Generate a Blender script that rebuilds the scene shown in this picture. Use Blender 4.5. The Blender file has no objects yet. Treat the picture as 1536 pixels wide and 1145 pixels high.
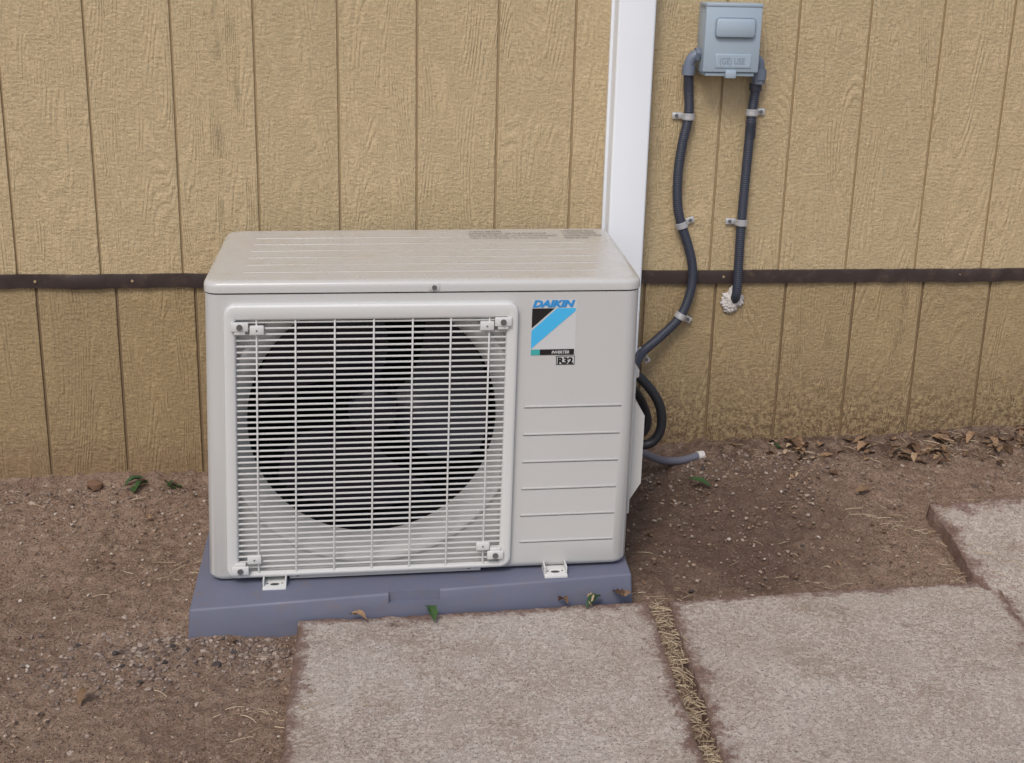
import bpy, bmesh, math, random
import numpy as np
from mathutils import Vector, noise, Matrix
random.seed(7); rng=np.random.default_rng(7)
scene=bpy.context.scene
rad=math.radians
# ------------------------------------------------------------------ helpers
def link(ob): scene.collection.objects.link(ob); return ob
def empty(name):
    e=bpy.data.objects.new(name,None); e.empty_display_size=0.1; return link(e)
def mk(name,verts,faces,mat=None,parent=None,smooth=None):
    me=bpy.data.meshes.new(name); me.from_pydata([tuple(map(float,v)) for v in verts],[],faces); me.validate(); me.update()
    if smooth is not None:
        me.polygons.foreach_set('use_smooth',[True]*len(me.polygons)); me.set_sharp_from_angle(angle=rad(smooth))
    ob=link(bpy.data.objects.new(name,me))
    if mat: me.materials.append(mat)
    if parent: ob.parent=parent
    return ob
class Acc:
    def __init__(s): s.v=[];s.f=[]
    def add(s,v,f):
        n=len(s.v); s.v+= [tuple(map(float,p)) for p in v]; s.f+=[tuple(i+n for i in q) for q in f]; return s
    def box(s,x0,x1,y0,y1,z0,z1,b=0.0):
        bm=bmesh.new(); bmesh.ops.create_cube(bm,size=1)
        for v in bm.verts: v.co=Vector(((x0+x1)/2+v.co.x*(x1-x0),(y0+y1)/2+v.co.y*(y1-y0),(z0+z1)/2+v.co.z*(z1-z0)))
        if b>0: bmesh.ops.bevel(bm,geom=bm.edges[:],offset=b,segments=2,affect='EDGES',profile=0.5)
        bm.verts.ensure_lookup_table(); bm.verts.index_update()
        s.add([v.co[:] for v in bm.verts],[tuple(v.index for v in f.verts) for f in bm.faces])
        bm.free(); return s
    def cyl(s,c,axis,r,h,n=16,r2=None,cap=True):
        a=Vector(axis).normalized(); t=a.orthogonal().normalized(); u=a.cross(t); c=Vector(c); r2=r if r2 is None else r2
        vs=[];fs=[]
        for k,(d,rr) in enumerate(((0,r),(h,r2))):
            for i in range(n):
                q=2*math.pi*i/n; vs.append(c+a*d+(t*math.cos(q)+u*math.sin(q))*rr)
        for i in range(n): j=(i+1)%n; fs.append((i,j,n+j,n+i))
        if cap: fs.append(tuple(range(n))[::-1]); fs.append(tuple(range(n,2*n)))
        return s.add(vs,fs)
    def loft(s,loops,cap0=False,cap1=False):
        n=len(loops[0]); vs=[p for l in loops for p in l]; fs=[]
        for k in range(len(loops)-1):
            for i in range(n): j=(i+1)%n; fs.append((k*n+i,k*n+j,(k+1)*n+j,(k+1)*n+i))
        if cap0: fs.append(tuple(range(n))[::-1])
        if cap1: fs.append(tuple(range((len(loops)-1)*n,len(loops)*n)))
        return s.add(vs,fs)
    def obj(s,name,mat=None,parent=None,smooth=None,fix=True):
        ob=mk(name,s.v,s.f,mat,parent,None)
        if fix:
            bm=bmesh.new(); bm.from_mesh(ob.data); bmesh.ops.recalc_face_normals(bm,faces=bm.faces[:]); bm.to_mesh(ob.data); bm.free()
        if smooth is not None:
            me=ob.data; me.polygons.foreach_set('use_smooth',[True]*len(me.polygons)); me.set_sharp_from_angle(angle=rad(smooth))
        return ob
def rrect(a0,a1,b0,b1,r,n=6):
    out=[]
    for cx,cy,st in ((a1-r,b1-r,0),(a0+r,b1-r,90),(a0+r,b0+r,180),(a1-r,b0+r,270)):
        for i in range(n+1):
            q=rad(st+90*i/n); out.append((cx+r*math.cos(q),cy+r*math.sin(q)))
    return out
def catmull(P,m):
    P=[Vector(p) for p in P]; P=[P[0]*2-P[1]]+P+[P[-1]*2-P[-2]]; out=[]
    for i in range(1,len(P)-2):
        a,b,c,d=P[i-1:i+3]
        for k in range(m):
            t=k/m; out.append(0.5*((2*b)+(c-a)*t+(2*a-5*b+4*c-d)*t*t+(3*b-a-3*c+d)*t**3))
    out.append(P[-2]); return out
def tube(acc,P,r,m=12,n=12,rib=0.0,ribp=0.006):
    pts=catmull(P,m)
    if rib>0:
        L=[0]
        for a,b in zip(pts,pts[1:]): L.append(L[-1]+(b-a).length)
        N=int(L[-1]/(ribp/4)); q=[]; j=0
        for i in range(N+1):
            d=L[-1]*i/N
            while j<len(L)-2 and L[j+1]<d: j+=1
            t=(d-L[j])/max(1e-9,L[j+1]-L[j]); q.append(pts[j].lerp(pts[j+1],min(1,t)))
        pts=q
    up=None; loops=[]
    for i,p in enumerate(pts):
        t=(pts[min(i+1,len(pts)-1)]-pts[max(i-1,0)]).normalized()
        if up is None: up=t.orthogonal().normalized()
        up=(up-t*up.dot(t)).normalized(); v=t.cross(up)
        rr=r+(rib*(1 if i%4<2 else -1) if rib else 0)
        loops.append([p+(up*math.cos(2*math.pi*k/n)+v*math.sin(2*math.pi*k/n))*rr for k in range(n)])
    acc.loft(loops,True,True); return acc
def boolcut(ob,cutacc):
    cut=cutacc.obj('tmpcut'); m=ob.modifiers.new('b','BOOLEAN'); m.operation='DIFFERENCE'; m.object=cut; m.solver='EXACT'
    dg=bpy.context.evaluated_depsgraph_get(); me=bpy.data.meshes.new_from_object(ob.evaluated_get(dg))
    ob.modifiers.clear(); old=ob.data; ob.data=me; bpy.data.meshes.remove(old); bpy.data.objects.remove(cut)
    me.polygons.foreach_set('use_smooth',[True]*len(me.polygons)); me.set_sharp_from_angle(angle=rad(30))
# ------------------------------------------------------------------ node helpers
class NT:
    def __init__(s,name):
        s.m=bpy.data.materials.new(name); s.m.use_nodes=True; s.t=s.m.node_tree; s.b=s.t.nodes['Principled BSDF']
        s.tc=s.t.nodes.new('ShaderNodeTexCoord')
    def n(s,typ,**k):
        nd=s.t.nodes.new(typ)
        for a,b in k.items(): setattr(nd,a,b)
        return nd
    def put(s,sock,v):
        if isinstance(v,bpy.types.NodeSocket): s.t.links.new(v,sock)
        elif v is not None:
            if isinstance(v,(tuple,list)) and len(v)==3 and sock.type=='RGBA': v=(*v,1)
            sock.default_value=v
    def math(s,op,a,b=None,c=None,clamp=False):
        nd=s.n('ShaderNodeMath',operation=op); nd.use_clamp=clamp
        for i,v in enumerate((a,b,c)):
            if v is not None: s.put(nd.inputs[i],v)
        return nd.outputs[0]
    def noise(s,vec,scale,detail=3,rough=0.5,dist=0.0):
        nd=s.n('ShaderNodeTexNoise'); s.put(nd.inputs['Vector'],vec); nd.inputs['Scale'].default_value=scale
        nd.inputs['Detail'].default_value=detail; nd.inputs['Roughness'].default_value=rough; nd.inputs['Distortion'].default_value=dist
        return nd.outputs['Fac']
    def vor(s,vec,scale,feat='F1',out='Distance'):
        nd=s.n('ShaderNodeTexVoronoi',feature=feat); s.put(nd.inputs['Vector'],vec); nd.inputs['Scale'].default_value=scale
        return nd.outputs[out]
    def mapr(s,v,a,b,c=0.0,d=1.0,smooth=True):
        nd=s.n('ShaderNodeMapRange'); nd.interpolation_type='SMOOTHSTEP' if smooth else 'LINEAR'
        s.put(nd.inputs[0],v)
        for i,x in enumerate((a,b,c,d)): s.put(nd.inputs[i+1],x)
        return nd.outputs[0]
    def mix(s,f,a,b,mode='MIX'):
        nd=s.n('ShaderNodeMix',data_type='RGBA',blend_type=mode); s.put(nd.inputs[0],f); s.put(nd.inputs[6],a); s.put(nd.inputs[7],b); return nd.outputs[2]
    def sep(s,v):
        nd=s.n('ShaderNodeSeparateXYZ'); s.put(nd.inputs[0],v); return nd.outputs
    def comb(s,x,y,z):
        nd=s.n('ShaderNodeCombineXYZ')
        for i,v in enumerate((x,y,z)): s.put(nd.inputs[i],v)
        return nd.outputs[0]
    def attr(s,name,out='Fac'):
        nd=s.n('ShaderNodeAttribute'); nd.attribute_name=name; return nd.outputs[out]
    def bump(s,h,strength=0.5,dist=0.002,normal=None):
        nd=s.n('ShaderNodeBump'); s.put(nd.inputs['Height'],h); nd.inputs['Strength'].default_value=strength; nd.inputs['Distance'].default_value=dist
        if normal: s.put(nd.inputs['Normal'],normal)
        return nd.outputs[0]
    def fin(s,col=None,rough=None,norm=None,metal=None,spec=None):
        if col is not None: s.put(s.b.inputs['Base Color'],col)
        if rough is not None: s.put(s.b.inputs['Roughness'],rough)
        if norm is not None: s.put(s.b.inputs['Normal'],norm)
        if metal is not None: s.put(s.b.inputs['Metallic'],metal)
        if spec is not None: s.put(s.b.inputs['Specular IOR Level'],spec)
        return s.m
def simple(name,col,rough=0.5,metal=0.0,var=0.12,scale=30,bump=0.05,spec=None,dirt=None):
    t=NT(name); o=t.tc.outputs['Object']; f=t.noise(o,scale,4,0.6)
    c2=tuple(c*(1-var) for c in col); c1=tuple(min(1,c*(1+var)) for c in col)
    cc=t.mix(f,c1,c2)
    if dirt: cc=t.mix(t.mapr(t.noise(o,24,7,0.75),0.5,0.75,0,dirt),cc,(0.20,0.13,0.09))
    return t.fin(cc,t.mapr(f,0.2,0.8,rough*0.85,min(1,rough*1.15)),t.bump(t.noise(o,scale*8,3),bump,0.001) if bump else None,metal,spec)
# ------------------------------------------------------------------ materials
GS=0.1819; GX=-0.5768; GXL=-0.5513
adj={0:-.012,1:-.006,4:.006,5:.005,6:.011,7:.009,8:.007,9:.005,11:-.006,12:-.005,13:-.009}
def siding(name,x0,lower):
    t=NT(name); o=t.tc.outputs['Object']; X,Y,Z=t.sep(o)
    idx=t.math('FLOOR',t.math('DIVIDE',t.math('SUBTRACT',X,x0-0.0),GS))
    wn=t.n('ShaderNodeTexWhiteNoise',noise_dimensions='1D'); t.put(wn.inputs['W'],t.math('ADD',idx,0.37+(50 if lower else 0)))
    off=wn.outputs['Value']
    gx=t.math('ADD',t.math('MULTIPLY',X,t.math('ADD',6.0,t.math('MULTIPLY',off,5.0))),t.math('MULTIPLY',off,37.0))
    gz=t.math('ADD',t.math('MULTIPLY',Z,1.25),t.math('MULTIPLY',off,91.0))
    base=t.noise(t.comb(gx,gz,0.0),1.0,1.5,0.4,0.2)
    wob=t.noise(t.comb(t.math('MULTIPLY',X,80),t.math('MULTIPLY',Z,18),0.0),1.0,3,0.6)
    ph=t.math('ADD',t.math('MULTIPLY',base,205.0),t.math('MULTIPLY',wob,3.2))
    ring=t.math('MULTIPLY_ADD',t.math('SINE',ph),0.5,0.5)
    ring=t.math('POWER',ring,0.6)
    patch=t.mapr(t.noise(t.comb(t.math('MULTIPLY',X,18),t.math('MULTIPLY',Z,8),0.0),1.0,4,0.65),0.40,0.66,0.08,1.0)
    fine=t.noise(t.comb(t.math('MULTIPLY',X,320),t.math('MULTIPLY',Z,34),0.0),1.0,4,0.7)
    saw=t.noise(t.comb(t.math('MULTIPLY',X,80),t.math('MULTIPLY',Z,140),0.0),1.0,3,0.6)
    h=t.math('ADD',t.math('MULTIPLY',t.math('MULTIPLY',ring,patch),0.55),t.math('ADD',t.math('MULTIPLY',fine,1.0),t.math('MULTIPLY',saw,0.75)))
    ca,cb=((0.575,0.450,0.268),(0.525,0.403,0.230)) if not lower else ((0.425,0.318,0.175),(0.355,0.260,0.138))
    big=t.noise(o,2.2,4,0.6); col=t.mix(big,ca,cb)
    cav_shade=t.mapr(h,0.55,1.25,0.86,1.02)  # small shadows under the grain ridges, multiplied into the paint colour
    col=t.mix(1.0,col,t.comb(cav_shade,cav_shade,cav_shade),'MULTIPLY')
    bv=t.math('ADD',0.96,t.math('MULTIPLY',off,0.07)); col=t.mix(1.0,col,t.comb(bv,bv,bv),'MULTIPLY')
    st=t.mapr(t.noise(t.comb(t.math('MULTIPLY',X,26),t.math('MULTIPLY',Z,1.6),3.0),1.0,5,0.65),0.57,0.8,0,0.14)
    col=t.mix(st,col,(0.28,0.21,0.12))
    if lower:
        g=t.mapr(Z,-0.60,-0.26,1.0,0.0)
        n1=t.mapr(t.noise(t.comb(t.math('MULTIPLY',X,75),t.math('MULTIPLY',Z,60),0.0),1.0,7,0.82),0.43,0.57,0.0,1.0)
        rt=t.mapr(X,0.3,1.0,0.3,1.0)
        col=t.mix(t.math('MULTIPLY',t.math('MULTIPLY',g,n1),t.math('MULTIPLY',rt,0.95)),col,(0.12,0.068,0.038))
        g2=t.mapr(t.math('ADD',Z,t.math('MULTIPLY',big,0.08)),-0.57,-0.44,1.0,0.0)
        col=t.mix(t.math('MULTIPLY',g2,0.4),col,(0.20,0.12,0.07))
    return t.fin(col,t.mapr(fine,0.2,0.8,0.32,0.52),t.bump(h,1.0,0.0045),spec=0.5)
M_up=siding('siding_paint',GX,False); M_lo=siding('siding_paint_lower',GXL,True)
M_groove=simple('groove_shade_paint',(0.34,0.25,0.14),0.7); M_groovel=simple('groove_shade_paint_lower',(0.19,0.13,0.07),0.7)  # siding paint darkened, groove shade is put into the colour
M_flash=simple('brown_flashing',(0.040,0.028,0.026),0.4,0,0.5,14,0.3,None,0.35)
M_white=simple('white_vinyl',(0.76,0.79,0.83),0.4,0,0.03,8,0.03)
def ac_paint():
    t=NT('ac_enamel'); o=t.tc.outputs['Object']; X,Y,Z=t.sep(o)
    f=t.noise(o,5,4,0.6); col=t.mix(f,(0.515,0.512,0.50),(0.485,0.478,0.462))
    dust=t.mapr(t.noise(o,34,6,0.75),0.56,0.75,0,0.4)
    low=t.mapr(Z,-0.62,-0.42,0.6,0.05)
    col=t.mix(t.math('MULTIPLY',dust,low),col,(0.36,0.27,0.2))
    return t.fin(col,0.36,t.bump(t.noise(o,900,2),0.06,0.0005))
M_ac=ac_paint()
def lid_paint():
    t=NT('ac_lid_enamel'); o=t.tc.outputs['Object']
    nn=t.n('ShaderNodeNewGeometry'); up=t.mapr(t.sep(nn.outputs['Normal'])[2],0.6,0.95)
    f=t.noise(o,5,5,0.6); col=t.mix(f,(0.515,0.512,0.50),(0.485,0.475,0.45))
    d=t.mapr(t.noise(o,16,8,0.75),0.42,0.72,0.1,0.4)
    col=t.mix(t.math('MULTIPLY',d,up),col,(0.42,0.35,0.25))
    sp=t.mapr(t.noise(o,70,5,0.8),0.66,0.74,0,0.5); col=t.mix(t.math('MULTIPLY',sp,up),col,(0.26,0.19,0.13))
    return t.fin(col,t.mapr(f,0.3,0.7,0.18,0.34),t.bump(t.noise(o,900,2),0.05,0.0005))
M_lid=lid_paint()
M_grille=simple('grille_plastic',(0.59,0.59,0.575),0.4,0,0.03,10,0.03)
M_dark=simple('fan_black',(0.004,0.004,0.006),0.6,0,0.2,10,0,0.2)
M_blade=simple('fan_blade',(0.008,0.007,0.015),0.38,0,0.2,10,0,0.4)
M_fin=simple('coil_dark',(0.004,0.004,0.006),0.7,0,0.3,10,0,0.1)
M_steel=simple('galvanized_steel',(0.62,0.63,0.65),0.32,0.55,0.15,60,0.1)
M_screw=simple('screw_metal',(0.20,0.20,0.20),0.4,0.7,0.2,60,0)
M_seam=simple('seam_dark',(0.06,0.058,0.055),0.8)
M_pad=simple('pad_plastic',(0.130,0.140,0.195),0.55,0,0.12,9,0.1,None,0.4)
M_box=simple('gray_painted_metal',(0.33,0.405,0.475),0.36,0,0.05,12,0.04)
M_cond=simple('liquid_tight_conduit',(0.036,0.042,0.062),0.42,0,0.15,20,0.05)
M_fit=simple('gray_pvc',(0.15,0.18,0.24),0.45,0,0.1,20,0.05)
M_emb=simple('emboss_gray',(0.22,0.28,0.35),0.4)
M_cable=simple('black_cable',(0.018,0.019,0.024),0.42)
M_drain=simple('drain_tube_plastic',(0.14,0.14,0.17),0.35)
M_caulk=simple('white_caulk',(0.60,0.57,0.54),0.75,0,0.25,80,0.9)
M_blue=simple('sticker_blue',(0.06,0.43,0.75),0.35,0,0.02,5,0); M_logo=simple('logo_blue',(0.03,0.25,0.58),0.35,0,0.02,5,0)
M_blk=simple('sticker_black',(0.012,0.012,0.012),0.35,0,0.05,5,0); M_stw=simple('sticker_silver',(0.54,0.545,0.55),0.3,0,0.02,5,0)
M_teal=simple('sticker_teal',(0.05,0.36,0.35),0.35,0,0.02,5,0); M_txt=simple('label_text_ink',(0.16,0.14,0.12),0.6,0,0.02,5,0)
M_txtg=simple('sticker_text_white',(0.7,0.7,0.7),0.5,0,0.02,5,0)
# ------------------------------------------------------------------ ground height
def G(x,y):
    t=min(1,max(0,(y+0.70)/0.70)); e=max(-1.0,min(2.4,x))
    return -0.694+t*(0.085+0.03*(e+0.16))
def soil():
    t=NT('brown_soil'); o=t.tc.outputs['Object']; X,Y,Z=t.sep(o)
    a=t.noise(o,3.0,6,0.65); b=t.noise(o,38,6,0.7); c=t.noise(o,180,5,0.75); d2=t.noise(o,420,3,0.7)
    col=t.mix(t.mapr(a,0.35,0.65),(0.315,0.213,0.150),(0.235,0.152,0.106))
    col=t.mix(t.mapr(b,0.42,0.68,0,0.75),col,(0.42,0.305,0.225))
    col=t.mix(t.mapr(c,0.37,0.50,0.85,0.0),col,(0.06,0.036,0.026))
    col=t.mix(t.mapr(d2,0.56,0.66,0.0,0.65),col,(0.58,0.48,0.39))
    v=t.vor(o,330); g=t.mapr(v,0.12,0.3,1.0,0.0); wn=t.vor(o,330,'F1','Color')
    grit=t.math('MULTIPLY',g,t.mapr(t.sep(wn)[0],0.55,0.65))
    gl=t.mapr(t.math('ADD',X,t.math('MULTIPLY',a,0.6)),0.0,0.7,0.85,0.45)
    col=t.mix(t.math('MULTIPLY',grit,gl),col,t.mix(t.sep(wn)[1],(0.56,0.48,0.42),(0.18,0.12,0.09)))
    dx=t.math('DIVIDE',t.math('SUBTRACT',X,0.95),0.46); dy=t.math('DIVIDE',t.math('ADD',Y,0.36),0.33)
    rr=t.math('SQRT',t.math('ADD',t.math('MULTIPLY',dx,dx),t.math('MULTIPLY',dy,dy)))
    dark_patch=t.mapr(t.math('ADD',rr,t.math('MULTIPLY',t.math('SUBTRACT',t.noise(o,9,6,0.7),0.5),1.3)),0.45,1.2,0.68,0.0)  # darker soil patch with a noisy rim, right of the unit
    col=t.mix(dark_patch,col,(0.095,0.058,0.044))
    org=t.math('MULTIPLY',t.mapr(t.math('ADD',Y,t.math('MULTIPLY',t.math('SUBTRACT',t.noise(o,12,6,0.75),0.5),0.40)),-0.18,-0.02),t.mapr(X,0.85,1.15))
    col=t.mix(t.math('MULTIPLY',org,t.mapr(b,0.3,0.6,0.9,0.35)),col,(0.07,0.043,0.032))
    h=t.math('ADD',t.math('MULTIPLY',b,1.2),t.math('ADD',t.math('MULTIPLY',c,0.9),t.math('MULTIPLY',g,0.35)))
    return t.fin(col,0.9,t.bump(h,1.0,0.008),spec=0.2)
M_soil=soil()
P1=[(.0518,-.697),(.790,-.670),(.727,-1.62),(.012,-1.62)]
P2=[(.8275,-.667),(1.583,-.633),(1.44,-1.62),(.748,-1.62)]
P3=[(1.539,-.35),(2.45,-.30),(2.45,-1.60),(1.50,-1.60)]
def inq(P,x,y,m=0.012):
    for i in range(4):
        a,b=P[i],P[(i+1)%4]; cr=(b[0]-a[0])*(y-a[1])-(b[1]-a[1])*(x-a[0])
        if -cr/math.hypot(b[0]-a[0],b[1]-a[1])<m: return False
    return True
xs=np.concatenate([[-60,-30,-12,-6,-3.5],np.arange(-2.2,-0.95,0.03),np.arange(-0.95,2.15,0.0065),np.arange(2.15,4,0.04),[5,8,14,30,60]])
ys=np.concatenate([[-60,-30,-12,-6,-4,-3],np.arange(-2.4,-1.4,0.04),np.arange(-1.4,0.03,0.0065),[0.1,0.5,2,6,12,30,60]])
FP=[(1.02,-.36,.35),(1.24,-.30,1.1),(.95,-.20,.1),(-.50,-1.02,.5),(-.62,-.42,1.9),(-.33,-.30,1.2),(1.38,-.50,1.3),(1.12,-.54,.2)]
def tread(x,y):
    z=0
    for cx_,cy_,q in FP:
        dx,dy=x-cx_,y-cy_
        if abs(dx)<.2 and abs(dy)<.2:
            u=dx*math.cos(q)+dy*math.sin(q); w=-dx*math.sin(q)+dy*math.cos(q)
            r=(u/.14)**2+(w/(.048+.012*math.cos(u*20)))**2
            if r<1.3:
                m=min(1,max(0,(1.3-r)/.35)); s=math.sin(u*2*math.pi/.026+2.2*math.cos(w*60))
                z+=m*(-.006+.0042*max(-.6,min(.6,s*1.5))*(.7+noise.noise((x*20,y*20,3))))
    return z
V=[]
for y in ys:
    for x in xs:
        z=G(x,y)
        if -2.3<x<4.1 and -2.5<y<0.05:
            z+=0.012*noise.noise((x*3,y*3,0))+0.006*noise.noise((x*11,y*11,2))+0.0065*noise.noise((x*34,y*34,5))+0.0055*noise.noise((x*85,y*85,7))
            if x>0.75: z+=0.007*noise.noise((x*17,y*17,9))
            if y>-0.07: z+=(y+0.07)*0.12
            z+=tread(x,y)
        if inq(P1,x,y) or inq(P2,x,y) or inq(P3,x,y): z-=0.03
        V.append((x,y,z))
nx,ny=len(xs),len(ys)
F=[(j*nx+i,j*nx+i+1,(j+1)*nx+i+1,(j+1)*nx+i) for j in range(ny-1) for i in range(nx-1)]
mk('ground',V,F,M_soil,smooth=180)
def gh(x,y):
    return G(x,y)+0.012*noise.noise((x*3,y*3,0))+0.006*noise.noise((x*11,y*11,2))+0.0065*noise.noise((x*34,y*34,5))
# ------------------------------------------------------------------ wall
wall=empty('house_wall')
def sheet(name,x0,k0,k1,z0,z1,yo,mat,ad,mg,gw):
    prof=[];gd=0.005
    for k in range(k0,k1+1):
        xg=x0+k*GS+(ad.get(k,0.0) if ad else 0)
        prof+=[(xg-gw-.0015,yo),(xg-gw,yo+.001),(xg-gw+.001,yo+gd),(xg+gw-.001,yo+gd),(xg+gw,yo+.001),(xg+gw+.0015,yo)]
    v=[];n=len(prof)
    for z in (z0,z1): v+=[(a,b,z) for a,b in prof]
    f=[(i,i+1,n+i+1,n+i) for i in range(n-1)]
    ob=mk(name,v,f,mat,wall); ob.data.materials.append(mg)
    for i,p in enumerate(ob.data.polygons):
        if i%6 in (1,2,3): p.material_index=1
    return ob
sheet('upper_siding',GX,-16,34,-0.112,1.9,0.0,M_up,adj,M_groove,.0028)
sheet('lower_siding',GXL,-16,34,-0.80,-0.132,0.004,M_lo,None,M_groovel,.0034)
a=Acc(); a.box(-3.5,5.6,0.02,0.14,-0.8,1.9); a.obj('wall_core',M_groove,wall)
v=[];f=[];N=900
for i in range(N+1):
    x=-3.4+9.0*i/N
    w=0.0034*noise.noise((x*6,0,0))+0.0020*noise.noise((x*25,3,0))
    for zz,yy in ((-0.1035,-0.001),(-0.1045,-0.007),(-0.120,-0.0085+1.2*w),(-0.137,-0.006),(-0.1385,0.001)):
        v.append((x,yy+w,zz+(w if zz<-0.11 else w*0.5)))
for i in range(N):
    for k in range(4): f.append((i*5+k,(i+1)*5+k,(i+1)*5+k+1,i*5+k+1))
mk('flashing_strip',v,f,M_flash,wall,50)
a=Acc()
for sx in (1.72,1.1,0.35,-.33,-.55): a.cyl((sx,-0.006,-0.119),(0,-1,0),0.0032,0.004,10)
for k in range(-2,15):
    for z in (0.42,0.06,-0.07): a.cyl((GX+k*GS+0.02,0.0006,z+0.01*random.random()),(0,-1,0),0.0024,0.0012,8)
a.obj('siding_nails',M_groove,wall)
# ------------------------------------------------------------------ line set cover
cov=empty('line_set_cover'); a=Acc()
pr=rrect(0.792,0.880,-0.062,0.03,0.006,4)
a.loft([[(x,y,z) for x,y in pr] for z in (-0.55,1.88)],True,True); a.obj('cover_channel',M_white,cov,40)
a=Acc(); a.box(0.786,0.7925,-0.012,0.001,-0.55,1.88,0.001); a.box(0.8795,0.884,-0.012,0.001,-0.55,1.88,0.001); a.obj('cover_base_flange',M_white,cov,40)
# ------------------------------------------------------------------ air conditioner (local coords then placed)
W,D,H=0.87,0.4911,0.6091
def UP(P):
    P=np.array(P,float).reshape(-1,3); u=np.clip(P[:,0]/W,0,1);v=np.clip(P[:,1]/D,0,1);w=np.clip(-P[:,2]/H,0,1)
    def bl(ftL,ftR,fbL,fbR,btL,btR):
        ft=ftL*(1-u)+ftR*u; bt=btL*(1-u)+btR*u; fb=fbL*(1-u)+fbR*u
        return (ft*(1-v)+bt*v)*(1-w)+fb*w
    dx=bl(.005,-.004,-.012,-.003,.007,.006); dz=bl(-.004,.003,-.0105,.0105,-.004,.006)
    c,s=math.cos(-.0296),math.sin(-.0296); x=P[:,0]+dx; y=P[:,1]; z=P[:,2]+dz
    return np.stack([-.1186+x*c-y*s,-.5911+x*s+y*c,z],1)
ac=empty('air_conditioner'); acparts=[]
def A(o): o.parent=ac; acparts.append(o); return o
a=Acc(); L=[]
for z,i in ((-H,0.010),(-H+.004,0.004),(-H+.012,0.0),(-0.30,0.0),(-0.003,0.0)):
    L.append([(x,y,z) for x,y in rrect(i,W-i,i,D-i,0.030-i*.6,8)])
a.loft(L,True,True); body=A(a.obj('cabinet',M_ac))
cut=Acc(); cut.box(0.057,0.605,-0.05,0.30,-0.592,-0.040)
for i in range(6):
    z=-0.248-0.0604*i; cut.box(0.640,0.842-0.001*i,-0.02,0.0032,z-0.0013,z+0.0013)
boolcut(body,cut)
a=Acc(); a.box(0.012,W-0.012,0.012,D-0.012,-0.006,0.004); A(a.obj('lid_seam',M_seam))
a=Acc()
for i in range(6):
    z=-0.248-0.0604*i; a.box(0.641,0.841-.001*i,-0.0018,0.001,z+0.0015,z+0.0050,0.0008)
A(a.obj('front_ribs',M_ac,None,40))
a=Acc(); L=[]
for z,i in ((0.0005,0.002),(0.0005,-0.002),(0.012,-0.002),(0.0175,-0.0008),(0.0215,0.003),(0.0232,0.008),(0.0238,0.014)):
    L.append([(x,y,z) for x,y in rrect(i,W-i,i,D-i,0.032-max(0,i)*.6,8)])
a.loft(L,True,True)
for yy in (0.075,0.14,0.205,0.27,0.335,0.40): 
    a.box(0.07,W-0.07-(0.0 if yy<.38 else .3),yy-0.004,yy+0.004,0.0230,0.0245,0.0007)
A(a.obj('lid',M_lid,None,50))
# bell mouth plate
cx,cz,R0=0.332,-0.281,0.256
bx0,bx1,bz0,bz1=0.056,0.606,-0.593,-0.039
def rd(q):
    c,s=math.cos(q),math.sin(q); t=1e9
    if c>1e-9: t=min(t,(bx1-cx)/c)
    if c<-1e-9: t=min(t,(bx0-cx)/c)
    if s>1e-9: t=min(t,(bz1-cz)/s)
    if s<-1e-9: t=min(t,(bz0-cz)/s)
    return t
qs=sorted([2*math.pi*i/160 for i in range(160)]+[math.atan2(z-cz,x-cx)%(2*math.pi) for x in (bx0,bx1) for z in (bz0,bz1)])
def ring(r,y): return [(cx+min(r,rd(q))*math.cos(q),y,cz+min(r,rd(q))*math.sin(q)) for q in qs]
a=Acc(); a.loft([ring(9,0.016),ring(.306,.016),ring(.303,.010),ring(.297,.009),ring(.292,.012),ring(.284,.017),ring(.275,.025),ring(.267,.036),ring(.260,.050),ring(R0,.066)])
A(a.obj('bell_mouth',M_ac,None,60))
a=Acc(); a.loft([ring(R0+.001,.066),ring(R0+.001,.28)]); A(a.obj('fan_shroud',M_dark,None,60))
a=Acc(); a.box(bx0+.005,bx1-.005,0.285,0.295,bz0+.005,bz1-.005); A(a.obj('heat_exchanger_coil',M_fin))
a=Acc(); a.cyl((cx,0.095,cz),(0,1,0),0.050,0.09,40); a.cyl((cx,0.085,cz),(0,1,0),0.030,0.012,32,0.048)
for b in range(3):
    b0=rad(-8+120*b); vs=[];fs=[];nr,na=8,14
    for i in range(nr+1):
        r=0.047+(0.246-0.047)*i/nr
        span=rad(58+34*math.sin(i/nr*2.2)); sw=rad(28)*(i/nr)**1.5
        for j in range(na+1):
            q=b0+sw+span*(j/na-0.5); y=0.105+0.07*(j/na)+0.01*math.sin(j/na*3.1)
            vs.append((cx+r*math.cos(q),y,cz+r*math.sin(q)))
    for i in range(nr):
        for j in range(na): k=i*(na+1)+j; fs.append((k,k+1,k+na+2,k+na+1))
    a.add(vs,fs)
A(a.obj('fan',M_blade,None,60,fix=False))
gx0,gx1,gz0,gz1=0.039,0.621,-0.598,-0.020
def rr2(i,y,r,ix=0.0,iz=0.0,ib=0.0):
    return [(x,y,z) for x,z in rrect(gx0+i+ix,gx1-i-ix,gz0+i+ib,gz1-i-iz,max(.0015,r-i),8)]
a=Acc()
a.loft([rr2(0,.001,.022),rr2(0,-.010,.022),rr2(.0012,-.0135,.022),rr2(.004,-.0155,.022),rr2(.006,-.016,.022),
        rr2(.0175,-.016,.022,.002,.009,-.010),rr2(.020,-.0145,.022,.002,.0095,-.012),rr2(.022,-.011,.022,.002,.0098,-.013),rr2(.022,.012,.022,.002,.0098,-.013)])
A(a.obj('grille_frame',M_grille,None,35))
a=Acc(); nW=45; zt,zb=-0.056,-0.588
for i in range(nW):
    z=zt+(zb-zt)*i/(nW-1); a.box(0.060,0.600,-0.0100,-0.0068,z-0.00180,z+0.00180,0.0007)
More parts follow.
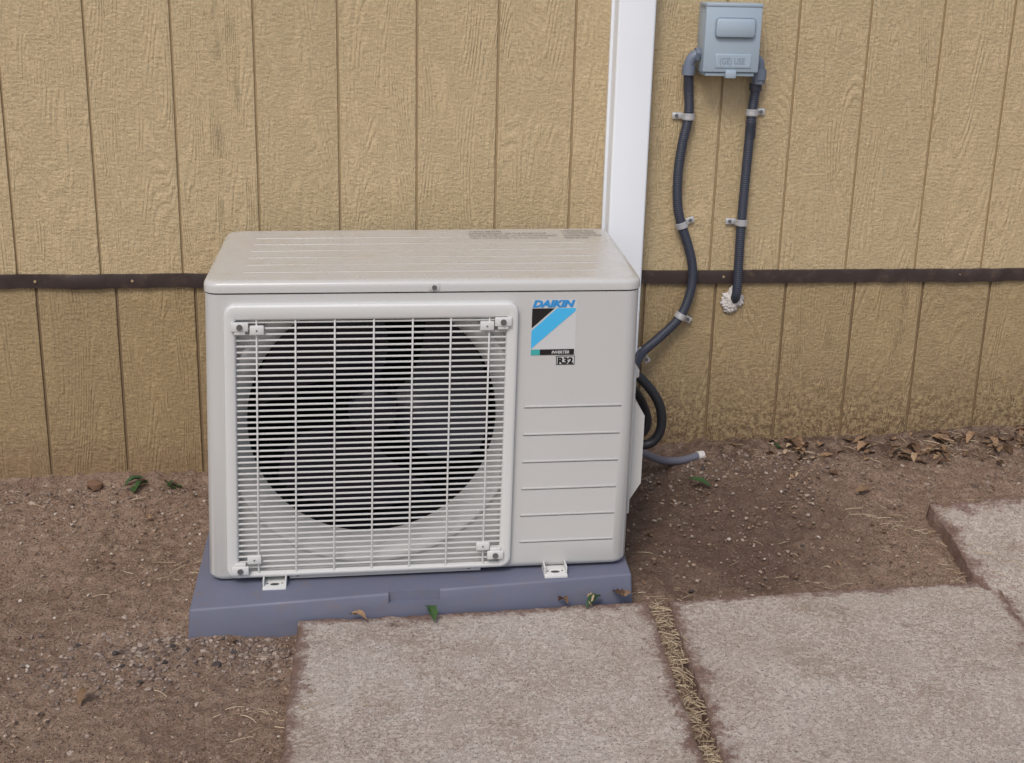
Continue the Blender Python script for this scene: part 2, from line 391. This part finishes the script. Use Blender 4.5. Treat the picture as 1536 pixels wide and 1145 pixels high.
for x in (0.103,0.179,0.256,0.333,0.410,0.486,0.563): a.box(x-0.0018,x+0.0018,-0.0125,-0.0098,-0.592,-0.050,0.0008)
A(a.obj('fan_guard',M_grille,None,40))
a=Acc(); sc=Acc()
def clip(x,z,dx,dz):
    a.box(x-.017,x+.017,-.0235,-.0155,z-.009,z+.009,.002)
    a.box(x-.011,x+.011,-.0215,-.010,z-.016 if dz<0 else z+.004,z-.004 if dz<0 else z+.016,.0015)
    a.box(x+dx-.014,x+dx+.014,-.0200,-.0100,z+dz-.009,z+dz+.009,.002)
    sc.cyl((x,-.0232,z),(0,-1,0),.0060,.0030,14); sc.cyl((x+dx,-.0198,z+dz),(0,-1,0),.0018,.0012,8)
clip(.071,-.062,.033,-.008); clip(.590,-.058,-.032,-.009)
clip(.067,-.578,.028,.022); clip(.588,-.566,-.026,.020)
A(a.obj('guard_clips',M_grille,None,40))
sc.cyl((.452,-.0025,.009),(0,-1,0),.0050,.003,14); sc.cyl((.182,-.0005,-.600),(0,-1,0),.0045,.003,12); sc.cyl((.535,-.0005,-.600),(0,-1,0),.0045,.003,12)
for x,y in ((0.862,0.10),(0.862,0.38)): sc.cyl((x+.008,y,-.02),(1,0,0),.004,.003,10)
A(sc.obj('screws',M_screw,None,40))
a=Acc(); a.box(.441,.463,-.0036,-.0005,.003,.0165,.001); A(a.obj('lid_screw_tab',M_ac,None,40))
a=Acc(); a.box(.165,.56,-.003,.004,-.6085,-.601,.001); A(a.obj('bottom_lip',M_ac,None,40))
a=Acc()
for fx in (.136,.715):
    a.box(fx-.024,fx+.024,-.040,D+.02,-.6178,-.6105,.0015); a.box(fx-.024,fx-.021,-.030,.02,-.6105,-.596,.0008); a.box(fx+.021,fx+.024,-.030,.02,-.6105,-.596,.0008)
A(a.obj('mounting_feet',M_grille,None,40))
a=Acc()
for fx in (.136,.715):
    a.add([(fx+.0095*math.cos(q),-.022+.0055*math.sin(q),-.6102) for q in [2*math.pi*i/16 for i in range(16)]],[tuple(range(16))])
    for dx in (-.015,.015): a.add([(fx+dx+.0022*math.cos(2*math.pi*i/10),-.018+.0022*math.sin(2*math.pi*i/10),-.6101) for i in range(10)],[tuple(range(10))])
A(a.obj('foot_holes',M_seam))
def flat(name,pts,mat,y=-.0008):
    a=Acc(); a.add([(x,y,z) for x,z in pts],[tuple(range(len(pts)))]); return A(a.obj(name,mat))
flat('badge_base',[(.648,-.0175),(.740,-.0175),(.740,-.135),(.648,-.135)],M_stw,-.0006)
flat('badge_black',[(.6495,-.0365),(.695,-.0365),(.6495,-.078)],M_blk,-.0012)
flat('badge_blue',[(.700,-.0365),(.738,-.0365),(.738,-.042),(.6495,-.121),(.6495,-.083)],M_blue,-.0012)
flat('badge_bar',[(.668,-.1225),(.738,-.1225),(.738,-.1345),(.668,-.1345)],M_blk,-.0012)
flat('badge_teal',[(.6495,-.1225),(.668,-.1225),(.668,-.1345),(.6495,-.1345)],M_teal,-.0012)
flat('badge_tag',[(.702,-.137),(.740,-.137),(.740,-.156),(.702,-.156)],M_blk,-.0008)
flat('badge_tag_white',[(.7035,-.1385),(.7385,-.1385),(.7385,-.1545),(.7035,-.1545)],M_stw,-.0012)
def text(name,body,size,width,shear,off,fn,mat):
    cu=bpy.data.curves.new(name,'FONT'); cu.body=body; cu.size=size; cu.shear=shear; cu.offset=off; cu.resolution_u=3
    ob=link(bpy.data.objects.new(name,cu)); dg=bpy.context.evaluated_depsgraph_get(); dg.update()
    me=bpy.data.meshes.new_from_object(ob.evaluated_get(dg)); bpy.data.objects.remove(ob)
    n=len(me.vertices); co=np.zeros(n*3); me.vertices.foreach_get('co',co); co=co.reshape(-1,3)
    x0=co[:,0].min(); sx=width/(co[:,0].max()-x0) if width else 1; 
    new=np.array([fn((p[0]-x0)*sx,p[1]) for p in co]); me.vertices.foreach_set('co',new.ravel()); me.materials.clear(); me.materials.append(mat)
    o2=link(bpy.data.objects.new(name,me)); return A(o2)
text('badge_wordmark','DAIKIN',.0200,.0865,.25,.0012,lambda x,y:(.6500+x,-.0014,-.0335+y*.95),M_logo)
text('badge_bar_text','INVERTER',.0085,.036,.2,.0001,lambda x,y:(.692+x,-.0018,-.1315+y),M_txtg)
text('badge_tag_text','R32',.0180,.0320,0,.0009,lambda x,y:(.7050+x,-.0018,-.1530+y),M_blk)
W1='! WARNING: RISK OF FIRE\nFLAMMABLE REFRIGERANT USED. TO BE REPAIRED ONLY BY\nTRAINED SERVICE PERSONNEL. DO NOT PUNCTURE REFRIGERANT\nTUBING. DISPOSE OF PROPERLY PER LOCAL REGULATIONS'
text('lid_warning_label',W1,.0115,.200,0,.0000,lambda x,y:(.545+x,.445+y*2.1,.0243),M_txt)
text('lid_warning_label_b','! AVERTISSEMENT: RISQUE\nD INCENDIE REFRIGERANT\nINFLAMMABLE UTILISE. NE PAS\nPERCER LES TUBES',.0115,.088,0,.0000,lambda x,y:(.760+x,.445+y*2.1,.0243),M_txt)
a=Acc()
prof=[(0,-.262),(.022,-.270),(.040,-.300),(.040,-.455),(.014,-.500),(0,-.500)]
vs=[];n=len(prof)
for y in (.08,.24): vs+=[(W-.002+x,y,z) for x,z in prof]
a.add(vs,[(i,(i+1)%n,n+(i+1)%n,n+i) for i in range(n)]+[tuple(range(n)),tuple(range(n,2*n))]); 
a.box(W-.002,W+.028,.11,.23,-.225,-.205,.004); a.box(W-.002,W+.012,.06,.28,-.52,-.20,.003)
A(a.obj('valve_cover',M_ac,None,30))
for o in acparts:
    me=o.data; n=len(me.vertices); co=np.zeros(n*3); me.vertices.foreach_get('co',co); me.vertices.foreach_set('co',UP(co).ravel()); me.update()
# ------------------------------------------------------------------ pad
top=[(-.160,-.700,-.626),(.752,-.652,-.606),(.778,-.10,-.598),(-.146,-.10,-.618)]
bot=[(-.166,-.708,-.700),(.757,-.661,-.700),(.784,-.09,-.70),(-.152,-.09,-.70)]
bm=bmesh.new(); vs=[bm.verts.new(p) for p in top+bot]
for q in ((0,1,2,3),(7,6,5,4),(0,4,5,1),(1,5,6,2),(2,6,7,3),(3,7,4,0)): bm.faces.new([vs[i] for i in q])
bmesh.ops.bevel(bm,geom=bm.edges[:],offset=.005,segments=3,affect='EDGES',profile=.5); bmesh.ops.recalc_face_normals(bm,faces=bm.faces[:])
me=bpy.data.meshes.new('equipment_pad'); bm.to_mesh(me); bm.free(); me.materials.append(M_pad); pad=link(bpy.data.objects.new('equipment_pad',me))
c=Acc(); c.box(.238,.344,-.75,-.671,-.6385,-.59); boolcut(pad,c)
# ------------------------------------------------------------------ pavers
def slabmat():
    t=NT('worn_concrete'); o=t.tc.outputs['Object']; e=t.attr('edge'); X,Y,Z=t.sep(o)
    a=t.noise(o,4,6,0.65); c=t.noise(o,480,3,0.7); d=t.noise(o,30,6,0.75)
    m1=t.noise(o,110,8,0.82)
    col=t.mix(t.mapr(a,0.35,0.65),(0.490,0.432,0.378),(0.430,0.372,0.318))
    wear=t.mapr(m1,0.49,0.55,0.0,1.0)
    wearamt=t.mapr(t.noise(o,5.5,5,0.7),0.35,0.65,0.18,0.62)
    col=t.mix(t.math('MULTIPLY',wear,wearamt),col,t.mix(c,(0.20,0.135,0.10),(0.40,0.31,0.25)))
    gv=t.mapr(c,0.3,0.7,0.82,1.15,False); col=t.mix(1.0,col,t.comb(gv,gv,gv),'MULTIPLY')
    pv=t.vor(o,170); pc=t.sep(t.vor(o,170,'F1','Color'))
    agg=t.math('MULTIPLY',t.mapr(pv,0.20,0.34,1.0,0.0),t.mapr(pc[0],0.60,0.66)); col=t.mix(t.math('MULTIPLY',agg,0.75),col,t.mix(pc[1],(0.17,0.105,0.08),(0.34,0.25,0.20)))
    lig=t.math('MULTIPLY',t.mapr(pv,0.20,0.34,1.0,0.0),t.mapr(pc[2],0.82,0.86)); col=t.mix(t.math('MULTIPLY',lig,0.6),col,(0.66,0.61,0.56))
    pit=t.mapr(t.noise(o,190,4,0.8),0.60,0.65,0,0.85); col=t.mix(pit,col,(0.11,0.072,0.055))
    st=t.mapr(t.noise(o,3.1,8,0.76),0.50,0.66,0,0.62); col=t.mix(t.math('MULTIPLY',st,t.mapr(m1,0.4,0.6,0.4,1.0)),col,(0.25,0.17,0.115))
    ee=t.math('ADD',e,t.math('MULTIPLY',t.math('SUBTRACT',t.noise(o,14,10,0.84),0.5),0.34))
    em=t.mapr(ee,0.010,0.030,0.88,0.0)
    col=t.mix(em,col,t.mix(t.mapr(m1,0.45,0.55),(0.125,0.070,0.062),(0.32,0.225,0.185)))
    dd=t.mapr(t.math('ADD',e,t.math('MULTIPLY',t.math('SUBTRACT',d,0.5),0.12)),0.0,0.03,0.85,0.0); col=t.mix(dd,col,(0.17,0.105,0.078))
    sp=t.mapr(t.math('ADD',t.vor(o,4.3),t.math('MULTIPLY',d,0.12)),0.07,0.14,0.8,0.0); col=t.mix(t.math('MULTIPLY',sp,t.mapr(m1,0.4,0.55,0.4,1.0)),col,(0.11,0.075,0.055))
    h=t.math('SUBTRACT',t.math('MULTIPLY',c,0.2),t.math('ADD',t.math('MULTIPLY',pit,0.8),t.math('MULTIPLY',wear,0.25)))
    return t.fin(col,0.85,t.bump(t.math('ADD',h,t.math('MULTIPLY',agg,-0.3)),0.85,0.0022),spec=0.25)
M_slab=slabmat()
def paver(P,zt,seed):
    n=150;m=170;V=[];E=[]
    for j in range(m+1):
        for i in range(n+1):
            u,v=i/n,j/m
            du=min(u,1-u);dv=min(v,1-v)
            x=(P[0][0]*(1-u)+P[1][0]*u)*(1-v)+(P[3][0]*(1-u)+P[2][0]*u)*v
            y=(P[0][1]*(1-u)+P[1][1]*u)*(1-v)+(P[3][1]*(1-u)+P[2][1]*u)*v
            dE=min(du*0.73,dv*0.95)
            wob=max(0,1-dE/0.04)
            x+=wob*(0.007*noise.noise((seed,y*9,0))+0.004*noise.noise((seed,y*45,4))); y+=wob*(0.005*noise.noise((x*9,seed,1))+0.004*noise.noise((x*45,seed,4)))
            ch=0.008+0.006*noise.noise((x*14,y*14,seed))+0.005*noise.noise((x*50,y*50,seed))
            z=zt(x,y)+0.0012*noise.noise((x*20,y*20,seed))+0.003*noise.noise((x*3,y*3,seed))
            if dE<ch: z-=(ch-dE)*0.8
            if du==0 or dv==0: z-=0.05
            V.append((x,y,z)); E.append(dE)
    F=[(j*(n+1)+i,(j+1)*(n+1)+i,(j+1)*(n+1)+i+1,j*(n+1)+i+1) for j in range(m) for i in range(n)]
    ob=mk('concrete_paver',V,F,M_slab,None,50); at=ob.data.attributes.new('edge','FLOAT','POINT'); at.data.foreach_set('value',E)
    return ob
paver(P1,lambda x,y:-.660,1.3); paver(P2,lambda x,y:-.660,4.1); paver(P3,lambda x,y:G(x,y)+.032,7.7)
# ------------------------------------------------------------------ electrical disconnect
db=empty('electrical_disconnect_box')
a=Acc(); x0,x1,z0,z1=.996,1.121,.381,.533
a.box(x0,x1,-.066,.0,z0,z1,.003); a.obj('enclosure',M_box,db,30)
a=Acc(); a.box(x0+.003,x1-.003,-.0695,-.060,z0+.006,z1-.002); a.obj('cover_seam',M_seam,db)
a=Acc(); a.box(x0-.004,x1+.004,-.082,-.0685,z0+.003,z1+.003,.004); a.box(x0-.004,x1+.004,-.084,-.020,z1-.002,z1+.006,.002)
a.box(x0+.004,x1-.004,-.076,-.0,z0-.006,z0+.002,.002)
a.box(x0+.018,x1-.012,-.094,-.080,.462,.507,.009)
a.box(x0+.024,x1-.016,-.0842,-.081,.394,.426,.0015)
a.box(x0+.050,x1-.050,-.087,-.06,z0-.010,z0+.008,.002)
a.obj('hinged_cover',M_box,db,30)
a=Acc(); a.box(x0+.027,x1-.019,-.0845,-.0835,.397,.423); a.obj('maker_plate',M_box,db)
def plain_text(name,body,size,width,fn,mat,par):
    o=text(name,body,size,width,0,.0004,fn,mat); acparts.pop(); o.parent=par; return o
plain_text('embossed_maker_mark','(GE) USE',.020,.060,lambda x,y:(x0+.034+x,-.0850,.403+y),M_emb,db)
a=Acc()
tube(a,[(x0+.006,-.035,.420),(x0-.006,-.034,.420),(x0-.018,-.032,.412),(x0-.0235,-.030,.396),(x0-.0235,-.029,.374)],.0125,8,16)
a.cyl((x0-.004,-.035,.420),(-1,0,0),.017,.008,6); a.cyl((x0-.0235,-.029,.395),(0,0,-1),.0155,.022,18)
tube(a,[(x1-.004,-.035,.415),(x1+.006,-.034,.415),(x1+.018,-.032,.406),(x1+.0225,-.030,.392),(x1+.0225,-.029,.366)],.0125,8,16)
a.cyl((x1+.0225,-.029,.388),(0,0,-1),.0175,.024,18); a.cyl((x1+.0225,-.029,.366),(0,0,-1),.0155,.012,6); a.cyl((x1-.001,-.035,.415),(1,0,0),.017,.007,6)
a.obj('conduit_elbows',M_fit,db,40)
def wp(x,z,y=-.020):
    k=(3.1904+y)/3.1904; return (.1305+(x-.1305)*k,y,.6524+(z-.6524)*k)
c1=empty('electrical_conduit'); a=Acc()
tube(a,[(x0-.0235,-.029,.376),wp(.984,.33),wp(.987,.273),wp(.975,.20),wp(.970,.13),wp(.974,.06),wp(.986,.013),wp(1.008,-.045),wp(1.022,-.10),wp(1.020,-.16),wp(.998,-.223,-.022),wp(.95,-.275,-.03),wp(.905,-.317,-.06),(.85,-.14,-.315),(.79,-.20,-.32)],.0115,14,14,.0004,.005)
a.obj('flexible_tube',M_cond,c1,50)
c2=empty('electrical_conduit'); a=Acc()
tube(a,[(x1+.0225,-.029,.368),wp(1.147,.33),wp(1.143,.27),wp(1.140,.15),wp(1.138,.014),wp(1.139,-.09),wp(1.140,-.150),wp(1.138,-.172,-.014),wp(1.134,-.184,.01)],.0115,14,14,.0004,.005)
a.obj('flexible_tube',M_cond,c2,50)
a=Acc(); a.cyl(wp(1.147,.352),(0,0,-1),.0150,.016,16); 
for i in range(9): a.cyl(wp(1.143,.262-.0045*i),(0,0,-1),.0130,.0024,16)
a.obj('coupling_and_clamp_threads',M_cond,c2,50)
bm=bmesh.new(); bmesh.ops.create_icosphere(bm,subdivisions=5,radius=1)
for v in bm.verts:
    d=noise.noise(v.co*2.2)*0.45+noise.noise(v.co*6)*.28+noise.noise(v.co*14)*.14; v.co=Vector((1.129+v.co.x*.024*(1+d),-.001+v.co.y*.0075*(1+d),-.182+v.co.z*.028*(1+d)))
me=bpy.data.meshes.new('wall_caulk'); bm.to_mesh(me); bm.free(); me.polygons.foreach_set('use_smooth',[True]*len(me.polygons)); me.materials.append(M_caulk); o=link(bpy.data.objects.new('wall_caulk',me)); o.parent=c2
def clamp(p,side,par,tilt=0.0):
    a=Acc(); r=.0138; Lp=[]
    for z,rr in ((-.008,r),(-.0072,r+.0012),(.0072,r+.0012),(.008,r)):
        Lp.append([(rr*math.cos(2*math.pi*i/20),rr*math.sin(2*math.pi*i/20),z) for i in range(20)])
    a.loft(Lp); s=side
    a.box(min(s*.012,s*.036),max(s*.012,s*.036),.0130,.0160,-.0075,.0075,.0008)
    a.box(min(s*.0130,s*.0155),max(s*.0130,s*.0155),.0,.0155,-.0075,.0075,.0005)
    for k in (-1,1): a.cyl((0,0,k*.0045),(0,0,1),r+.0022,.0016,20,cap=False)
    o=a.obj('strap_clamp',M_steel,par,40); o.matrix_world=Matrix.Translation(p)@Matrix.Rotation(tilt,4,'Y')
    a=Acc(); a.cyl((s*.026,.0132,0),(0,-1,0),.0045,.003,12); o=a.obj('clamp_screw',M_screw,par,40); o.matrix_world=Matrix.Translation(p)@Matrix.Rotation(tilt,4,'Y')
clamp(wp(.987,.273),-1,c1,.0); clamp(wp(.987,.010),1,c1,.35-.7); clamp(wp(.999,-.221,-.022),1,c1,.5); clamp(wp(.905,-.317,-.05),1,c1,.9)
clamp(wp(1.143,.284),1,c2); clamp(wp(1.138,.016),-1,c2)
cb=empty('refrigerant_line'); a=Acc()
tube(a,[(.77,-.25,-.28),(.82,-.25,-.285),(.862,-.25,-.320),(.892,-.25,-.364),(.902,-.25,-.410),(.894,-.25,-.448),(.868,-.25,-.468),(.82,-.25,-.46)],.0115,10,14)
tube(a,[(.77,-.23,-.31),(.82,-.22,-.325),(.850,-.21,-.355),(.874,-.20,-.40),(.880,-.20,-.435),(.862,-.20,-.46),(.80,-.2,-.455)],.010,10,14)
a.obj('insulated_tube',M_cable,cb,60)
dr=empty('drain_pipe'); a=Acc()
tube(a,[(.78,-.26,-.49),(.83,-.22,-.498),(.88,-.165,-.522),(.94,-.12,-.560),(1.0,-.085,-.576),(1.05,-.066,-.572)],.0100,10,16)
a.obj('tube',M_drain,dr,60); a=Acc(); a.cyl((1.048,-.0665,-.572),(1,.35,0),.0112,.018,16); a.obj('tube_end',M_caulk,dr,40)
# ------------------------------------------------------------------ gravel
def vary(name,ca,cb,rough=0.85,third=None):
    t=NT(name); f=t.attr('rnd'); o=t.tc.outputs['Object']; col=t.mix(f,ca,cb)
    if third: col=t.mix(t.mapr(f,0.93,0.95),col,third)
    col=t.mix(t.mapr(t.noise(o,300,3),0.4,0.7,0,0.4),col,tuple(c*.5 for c in ca))
    return t.fin(col,rough,spec=0.2)
def inpad(x,y): return -.17<x<.79 and y>-.71 and y<-.09
def spot():
    while True:
        x=random.uniform(-.95,2.1); y=random.uniform(-1.45,-.004)
        if inq(P1,x,y,-.006) or inq(P2,x,y,-.006) or inq(P3,x,y,-.006) or inpad(x,y): continue
        return x,y
bm=bmesh.new(); bmesh.ops.create_icosphere(bm,subdivisions=1,radius=1); tv=np.array([v.co[:] for v in bm.verts]); bm.verts.index_update(); tf=np.array([[v.index for v in f.verts] for f in bm.faces]); bm.free()
def stones(name,N,s0,s1,mat,place,pw=2.2):
    VV=[];FF=[];RR=[]
    for k in range(N):
        x,y,z=place(); s=s0*(s1/s0)**(random.random()**pw)
        v=tv*(1+rng.uniform(-.28,.28,(len(tv),1)))*np.array([s*random.uniform(.8,1.35),s*random.uniform(.8,1.2),s*random.uniform(.5,.85)])
        q=random.random()*6.28; c,sn=math.cos(q),math.sin(q); v=np.stack([v[:,0]*c-v[:,1]*sn,v[:,0]*sn+v[:,1]*c,v[:,2]],1)+np.array([x,y,z+s*.2])
        FF.append(tf+len(tv)*k); VV.append(v); RR.append(np.full(len(tv),random.random()))
    ob=mk(name,np.concatenate(VV),[tuple(map(int,f)) for f in np.concatenate(FF)],mat,None,40)
    ob.data.attributes.new('rnd','FLOAT','POINT').data.foreach_set('value',np.concatenate(RR)); return ob
def pl():
    x,y=spot(); return x,y,gh(x,y)
def pl2():
    c=random.choice([(-.3,-.80,.12,.07),(-.22,-.72,.08,.05),(-.55,-.06,.25,.04),(.0,-.78,.06,.05),(-.35,-.15,.2,.1),(1.2,-.2,.35,.1),(1.2,-.08,.25,.06)])
    x=random.gauss(c[0],c[2]); y=min(-.006,random.gauss(c[1],c[3]))
    if inpad(x,y) or inq(P1,x,y,0): return pl()
    return x,y,gh(x,y)
M_grav=vary('gravel_stone',(0.15,0.09,0.065),(0.38,0.285,0.215),0.85,(0.50,0.44,0.38))
stones('gravel',11000,.0011,.0052,M_grav,pl,3.0)
stones('gravel',4200,.0014,.0065,vary('gravel_stone_gray',(0.10,0.07,0.06),(0.42,0.34,0.28)),pl2,2.4)
dk=[(-.20,-.80),(-.16,-.76),(-.10,-.82),(-.24,-.86),(-.30,-.75),(-.07,-.77),(-.38,-.70),(-.19,-.74),(1.2,-.45),(1.05,-.12),(.90,-.60),(-.28,-.80),(-.13,-.79)]
itd=iter(dk)
def pdk():
    x,y=next(itd); return x,y,gh(x,y)
stones('dark_pebble',len(dk),.006,.009,vary('dark_stone',(0.045,0.04,0.04),(0.08,0.065,0.06)),pdk)
# ------------------------------------------------------------------ leaves, straw
def leaves(name,N,place,mat,smin,smax):
    VV=[];FF=[];RR=[]
    for k in range(N):
        x,y,z=place(); L=smin+(smax-smin)*random.random()**1.6; wd=L*random.uniform(.3,.55); q=random.random()*6.28; tl=random.uniform(-.35,.5); curl=random.uniform(.1,.9); r0=random.random()
        M=Matrix.Rotation(q,3,'Z')@Matrix.Rotation(tl,3,'X')@Matrix.Rotation(random.uniform(-.3,.3),3,'Y')
        n=len(VV)
        for i in range(8):
            t=i/7; w=wd*math.sin(math.pi*min(1,t*.96+.03))**.8*(1+.15*math.sin(i*3.1+k))
            for j in (-1,0,1):
                p=M@Vector((j*w*.5,(t-.5)*L,abs(j)*w*.5*curl+math.sin(t*3.1)*L*.18*curl+.004*noise.noise((t*5,j,k))))
                VV.append((x+p.x,y+p.y,z+p.z+.002+L*.1)); RR.append(r0)
        for i in range(7):
            for j in range(2): a0=n+i*3+j; FF.append((a0,a0+1,a0+4,a0+3))
    ob=mk(name,VV,FF,mat,None,70); ob.data.attributes.new('rnd','FLOAT','POINT').data.foreach_set('value',RR); return ob
M_dl=vary('dry_leaf',(0.085,0.048,0.03),(0.34,0.22,0.13),0.7,(0.48,0.36,0.24)); M_gl=vary('green_leaf',(0.055,0.11,0.035),(0.03,0.065,0.028),0.5)
def pw():
    x=random.choice([random.uniform(1.15,2.05),random.gauss(1.78,.10),random.gauss(1.62,.06),random.gauss(1.30,.05),random.gauss(1.80,.09)]); y=-.010-abs(random.gauss(0,.065)); return x,y,gh(x,y)
leaves('dead_leaves',170,pw,M_dl,.007,.052)
def ps():
    x,y=spot(); return x,y,gh(x,y)
leaves('dead_leaves',90,ps,M_dl,.005,.022)
lst=[(.175,-.716,-.655),(.60,-.69,-.655),(.72,-.675,-.645),(.735,-.678,-.645),(1.42,-.25,G(1.42,-.25)),(-.44,-.05,G(-.44,-.05)),(1.30,-.02,-.56),(-.33,-.92,-.69),(.66,-.685,-.652)]
it=iter(lst); leaves('dead_leaves',len(lst),lambda:next(it),M_dl,.034,.052)
gl=[(-.35,-.045),(-.33,-.06),(-.345,-.07),(-.27,-.055),(-.245,-.06),(-.26,-.07),(1.02,-.20),(1.27,-.03),(.32,-.715),(.665,-.69)]
it2=iter(gl)
def pg():
    x,y=next(it2); return x,y,(gh(x,y) if y>-.6 else -.656)
leaves('fallen_green_leaves',len(gl),pg,M_gl,.035,.065)
def p1(): return (-.440,-.06,gh(-.44,-.06)+.006)
stones('rock',1,.021,.022,vary('rock_brown',(0.17,0.10,0.065),(0.22,0.13,0.09)),p1)
def straw(name,N,place,l0,l1,mat,lift=.003):
    VV=[];FF=[];RR=[]
    for k in range(N):
        x,y,z,q0=place(); L=random.uniform(l0,l1); q=q0; b=random.uniform(-.9,.9); r=random.uniform(.0004,.0008); n=len(VV); r0=random.random(); rise=random.uniform(0,.35)
        px,py,pz=x,y,z+random.uniform(.001,lift)
        for i in range(6):
            nxx,nyy=-math.sin(q)*r,math.cos(q)*r
            VV+= [(px-nxx,py-nyy,pz),(px+nxx,py+nyy,pz),(px,py,pz+r*1.4)]; RR+=[r0]*3
            px+=math.cos(q)*L/5; py+=math.sin(q)*L/5; pz+=L/5*rise*(1-i/2.5); q+=b/5
        for i in range(5):
            for j in range(3): a0=n+i*3+j; b0=n+i*3+(j+1)%3; FF.append((a0,b0,b0+3,a0+3))
    ob=mk(name,VV,FF,mat,None,80); ob.data.attributes.new('rnd','FLOAT','POINT').data.foreach_set('value',RR); return ob
M_straw=vary('straw',(0.32,0.24,0.15),(0.60,0.49,0.34),0.7,(0.2,0.13,0.08))
def pgap():
    v=random.random(); y=-.66-.96*v; xl=.790-(.063)*v; xr=.8275-(.0795)*v
    return random.gauss((xl+xr)/2,.013),y,-.684+.012*random.random(),random.gauss(-1.6,1.3)
straw('dry_grass',800,pgap,.008,.045,M_straw,.010)
def psc():
    x,y=spot(); return x,y,gh(x,y)+.001,random.random()*6.28
straw('dry_grass',150,psc,.010,.045,M_straw)
def pcl():
    c=random.choice([(1.50,-.44),(1.45,-.36),(1.55,-.60),(.81,-.64),(1.6,-.03),(1.85,-.04),(.03,-1.0),(-.2,-.45),(-.72,-.12),(1.28,-.03),(1.7,-.06)])
    x,y=random.gauss(c[0],.06),random.gauss(c[1],.035); y=min(y,-.01); return x,y,(gh(x,y)+.003 if not (inq(P1,x,y) or inq(P2,x,y) or inq(P3,x,y)) else G(x,y)+.034),random.random()*6.28
straw('dry_grass',260,pcl,.012,.05,M_straw,.006)
# ------------------------------------------------------------------ light
world=bpy.data.worlds.new('World'); scene.world=world; world.use_nodes=True; nt=world.node_tree
sky=nt.nodes.new('ShaderNodeTexSky'); sky.sky_type='NISHITA'; sky.sun_disc=False
el,az=rad(50),rad(205)
sky.sun_elevation=el; sky.sun_rotation=az; sky.air_density=1.0; sky.dust_density=3.0; sky.ozone_density=0.9
nt.links.new(sky.outputs[0],nt.nodes['Background'].inputs[0]); nt.nodes['Background'].inputs[1].default_value=0.148
sl=bpy.data.lights.new('sun','SUN'); sl.energy=1.5; sl.angle=rad(18); sl.color=(1.0,.965,.92); so=link(bpy.data.objects.new('sun',sl))
dirv=Vector((math.sin(az)*math.cos(el),math.cos(az)*math.cos(el),math.sin(el))); so.rotation_euler=dirv.to_track_quat('Z','Y').to_euler()
# ------------------------------------------------------------------ camera
yaw,pit,roll=.1391,.3119,.0256
f_=Vector((math.sin(yaw)*math.cos(pit),math.cos(yaw)*math.cos(pit),-math.sin(pit))); r_=Vector((math.cos(yaw),-math.sin(yaw),0)); u_=r_.cross(f_)
R_=r_*math.cos(roll)+u_*math.sin(roll); U_=-r_*math.sin(roll)+u_*math.cos(roll)
cd=bpy.data.cameras.new('camera'); cd.sensor_fit='HORIZONTAL'; cd.sensor_width=36; cd.lens=36*2028.9/1536; cd.clip_end=300; cd.clip_start=.05
co=link(bpy.data.objects.new('camera',cd)); m=Matrix((R_,U_,-f_)).transposed().to_4x4(); m.translation=Vector((.1305,-3.1904,.6524)); co.matrix_world=m
scene.camera=co
scene.view_settings.view_transform='Standard'; scene.view_settings.look='None'; scene.view_settings.exposure=0
